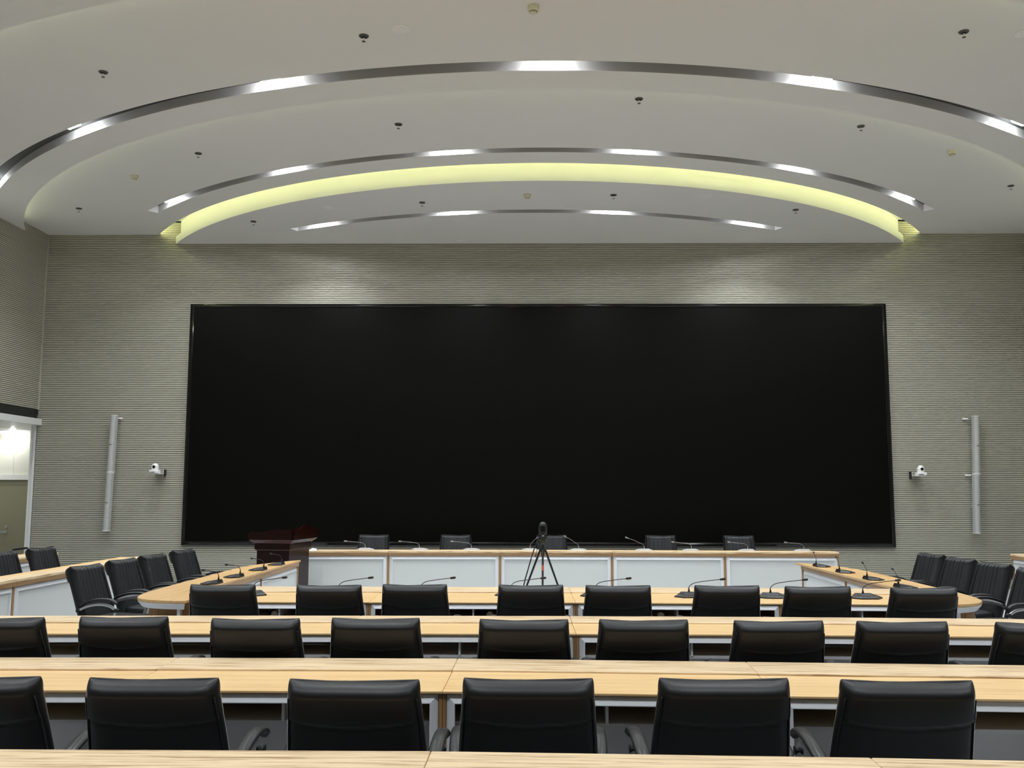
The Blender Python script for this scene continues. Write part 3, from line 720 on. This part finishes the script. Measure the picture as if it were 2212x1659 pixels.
# local: corner nearest the camera at (0,0); front face along +y (facing +x), side face along -x
bm = new(); box(bm, -.50, 0, 0, .74, .08, .86); obj('body', bm, M['mahog'], t, bevel=.006)
bm = new(); box(bm, -.54, .04, -.04, .78, 0, .08); obj('plinth', bm, M['mahog'], t, bevel=.01)
bm = new(); box(bm, -.515, .015, -.015, .755, .858, .872); obj('moulding', bm, M['mahogl'], t, bevel=.004)
bm = new(); box(bm, -.53, .02, -.02, .76, .872, .955); obj('collar', bm, M['mahog'], t, bevel=.004)
bm = new(); rs = []
for e, z in ((.02, .955), (.04, .965), (.085, 1.005), (.09, 1.015)):
    rs.append([(-.50-e, -e, z), (e, -e, z), (e, .74+e, z), (-.50-e, .74+e, z)])
rings(bm, rs); obj('cornice', bm, M['mahogl'], t)
def crest(bm, pts, put):
    n = len(pts); a = [[bm.verts.new(put(s, z, d)) for s, z in pts] for d in (0, .022)]
    b = [[bm.verts.new(put(s, 1.013, d)) for s, z in pts] for d in (0, .022)]
    for k in range(n-1):
        bm.faces.new((a[0][k], a[0][k+1], a[1][k+1], a[1][k])); bm.faces.new((b[0][k], b[1][k], b[1][k+1], b[0][k+1]))
        for q in (0, 1): bm.faces.new((b[q][k], b[q][k+1], a[q][k+1], a[q][k]))
    for k in (0, n-1): bm.faces.new((b[0][k], a[0][k], a[1][k], b[1][k]))
bm = new(); N_ = 40
fr = []
for i in range(N_+1):
    s = i/N_; hump = max(0, math.cos((s-.5)*2*PI*.95))**1.0 if abs(s-.5) < .263 else 0
    fr.append((-.10+.94*s, 1.155+.062*hump))
crest(bm, fr, lambda s, z, d: (.10-d, s, z)); obj('front_crest', bm, M['mahog'], t)
bm = new(); sd = []
for i in range(N_+1):
    s = i/N_; k = min(1, max(0, (s-.30)/.28)); k = k*k*(3-2*k); e = min(1, s/.08); e = math.sqrt(1-(1-e)**2)
    sd.append((-.60+.70*s, 1.085+.040*e+.032*k))
crest(bm, sd, lambda s, z, d: (s, -.10+d, z)); obj('side_crest', bm, M['mahog'], t)
bm = new(); crest(bm, [(x, z) for x, z in sd], lambda s, z, d: (s, .84-d, z)); obj('side_crest', bm, M['mahog'], t)
bm = new(); box(bm, -.58, .08, -.08, .82, 1.013, 1.03); obj('reading_shelf', bm, M['mahog'], t)

# ------------------------------------------------------------------ tripod with dome camera
TX, TY = .222, 12.6
t = thing('tripod', 'black camera tripod standing open before the head table', 'tripod', (TX, TY, 0))
bm = new(); lathe(bm, [(.001, .88), (.022, .88), (.024, .93), (.030, .95), (.030, .985), (.016, .99), (.014, 1.04), (.001, 1.04)], n=16); obj('centre_column', bm, M['plastic'], t, 2)
for a in (-92, 32, 152):
    d = Vector((math.cos(math.radians(a)), math.sin(math.radians(a)), 0)); e = Vector((-d.y, d.x, 0))
    top = d*.035+Vector((0, 0, .965)); ft = d*.44+Vector((0, 0, .012))
    bm = new(); q = top+(ft-top)*.52
    tube(bm, [top, q], [.0145, .0125], 10); lg = obj('leg', bm, M['plastic'], t, 2)
    bm = new(); tube(bm, [q, ft], [.0100, .0075], 8); tube(bm, [ft+Vector((0, 0, .012)), ft-Vector((0, 0, .012))], .013, 10); obj('lower_leg', bm, M['silver'] if a == -92 else M['plastic'], lg, 2)
    bm = new()
    for k in (.52, .72): c = top+(ft-top)*k; bmesh.ops.create_uvsphere(bm, u_segments=12, v_segments=8, radius=.017, matrix=Matrix.Translation(c+d*.006))
    obj('leg_clamp', bm, M['silver'] if a == -92 else M['plastic'], lg, True)
    if a == -92:
        bm = new(); c0 = top+(ft-top)*.20+d*.011; c1 = top+(ft-top)*.27+d*.011; tube(bm, [c0, c1], .0075, 8); obj('red_label', bm, M['red'], lg)
bm = new(); lathe(bm, [(.001, 1.03), (.020, 1.03), (.026, 1.05), (.020, 1.07), (.016, 1.09), (.030, 1.10), (.030, 1.112), (.001, 1.112)], n=16)
box(bm, -.034, -.020, -.02, .02, 1.05, 1.11); box(bm, .020, .034, -.02, .02, 1.05, 1.11); tube(bm, [(.034, 0, 1.08), (.058, 0, 1.075)], .009, 8); tube(bm, [(-.034, 0, 1.09), (-.055, 0, 1.10)], .010, 8)
obj('pan_head', bm, M['amber'], t, 2)
bm = new(); tube(bm, [(-.03, .0, 1.085), (-.07, -.03, .98), (-.098, -.05, .875)], [.006, .006, .009], 8); obj('pan_handle', bm, M['plastic'], t, 2)
bm = new(); box(bm, -.055, .055, -.045, .045, 1.112, 1.122); obj('mounting_plate', bm, M['plastic'], t, bevel=.003)
t = thing('dome_camera', 'black dome video camera on top of the tripod', 'camera', (TX, TY, 1.1225))
bm = new(); lathe(bm, [(.001, 0), (.068, 0), (.072, .008), (.070, .035), (.058, .050), (.050, .055), (.001, .055)], n=28); b_ = obj('camera_base', bm, M['bezel'], t, 2)
bm = new(); box(bm, -.014, .014, -.073, -.0705, .018, .026); obj('badge', bm, M['slot'], b_)
bm = new(); lathe(bm, [(.001, .055), (.052, .055), (.056, .075), (.057, .12), (.052, .155), (.040, .182), (.022, .196), (.001, .200)], n=28); hd = obj('camera_head', bm, M['plastic'], t, 2)
bm = new(); box(bm, -.026, .026, -.0595, -.050, .070, .150); obj('lens_window', bm, M['bezel'], hd, bevel=.006)
bm = new(); tube(bm, spline([(TX-.02, TY+.05, 1.13), (TX-.09, TY+.02, 1.02), (TX-.13, TY, .92), (TX-.19, TY-.02, .72), (TX-.25, TY-.03, .5), (TX-.30, TY-.03, .2), (TX-.33, TY, .006), (TX-.1, TY+.5, .006)], 8), .008, 8)
tag(obj('camera_cable', bm, M['blackm'], smooth=True), 'black cable hanging from the dome camera down the left of the tripod', 'cable')

# ------------------------------------------------------------------ small things
bm = new(); vs = [bm.verts.new(p) for p in ((-.06, 0, 0), (.07, -.01, 0), (.05, .03, .028), (-.02, .035, .034), (-.06, .08, .001), (.08, .08, .001))]
for f in ((0, 1, 2, 3), (3, 2, 5, 4)): bm.faces.new([vs[i] for i in f])
o = obj('folded_paper', bm, M['white']); s_ = o.modifiers.new('s', 'SOLIDIFY'); s_.thickness = .0015; o.location = (-3.38, 15.33, .7805)
tag(o, 'small folded white paper at the left end of the head table', 'paper')
for k, (x, lab) in enumerate(((-2.24, 'left'), (-.385, 'centre'))):
    bm = new(); bmesh.ops.create_icosphere(bm, subdivisions=3, radius=.045)
    random.seed(k)
    for v in bm.verts: v.co = Vector((v.co.x*1.05, v.co.y, v.co.z*1.0))*(1+.10*math.sin(v.co.x*90+k)*math.cos(v.co.z*70))
    o = obj('blue_pouch', bm, M['blue'], smooth=True); o.location = (x, 8.57, .6735)
    tag(o, 'crumpled dark blue pouch on the shelf of the wide table, %s one' % lab, 'pouch', 'pouches under the wide table')
for k, (x, lab) in enumerate(((-2.175, 'beside the left blue pouch'), (-.31, 'beside the centre blue pouch'), (1.165, 'right of centre'))):
    bm = new(); tube(bm, [(0, -.03, .028), (0, .05, .028)], [.028, .028], 18); tube(bm, [(0, -.032, .028), (0, -.028, .028)], .011, 12)
    o = obj('paper_roll', bm, M['cream'], smooth=2); o.location = (x, 8.44, .6215)
    tag(o, 'small white roll on the shelf of the wide table, ' + lab, 'roll', 'rolls under the wide table')
# black tubular frame seen by the olive door
t = thing('metal_frame_stand', 'black metal frame behind the left chairs by the olive door', 'stand', (-8.35, 15.6, 0))
bm = new(); tube(bm, [(.03, 0, .755), (.05, 0, .765), (.26, 0, .79), (.285, 0, .77), (.285, 0, .02)], .018, 8); tube(bm, [(.03, 0, .755), (.03, 0, .02)], .010, 8); obj('upright_frame', bm, M['blackm'], t, 2)
bm = new(); box(bm, .0, .31, -.2, .2, 0, .03); obj('foot', bm, M['blackm'], t)
# downlights in the entrance bay
def make_dl():
    t = thing('downlight', 'd', 'lamp')
    bm = new(); lathe_down(bm, [(.045, 0), (.06, 0), (.06, .006), (.045, .006)], 24); obj('rim', bm, M['white'], t)
    bm = new(); lathe_down(bm, [(.001, .001), (.045, .001), (.042, .022), (.030, .030), (.001, .033)], 24); obj('diffuser', bm, M['dl'], t)
    ld = bpy.data.lights.new('downlight_light', 'AREA'); ld.shape = 'DISK'; ld.size = .08; ld.energy = 4; ld.color = (1, .99, .94); ld.spread = math.radians(150)
    lo = bpy.data.objects.new('downlight_light', ld); COL.objects.link(lo); lo.parent = t; lo.location = (0, 0, -.036)
    return t
dlP = Proto(make_dl())
for x, y, lab in ((-10.13, 18.72, 'nearest the glossy white panel'), (-10.62, 18.45, 'left of the first'), (-10.55, 17.7, 'second from the panel'), (-10.3, 16.2, 'farther out in the bay')):
    dlP.place((x, y, 2.914), 0, 'round recessed downlight in the entrance bay ceiling, ' + lab, 'downlights of the entrance bay')
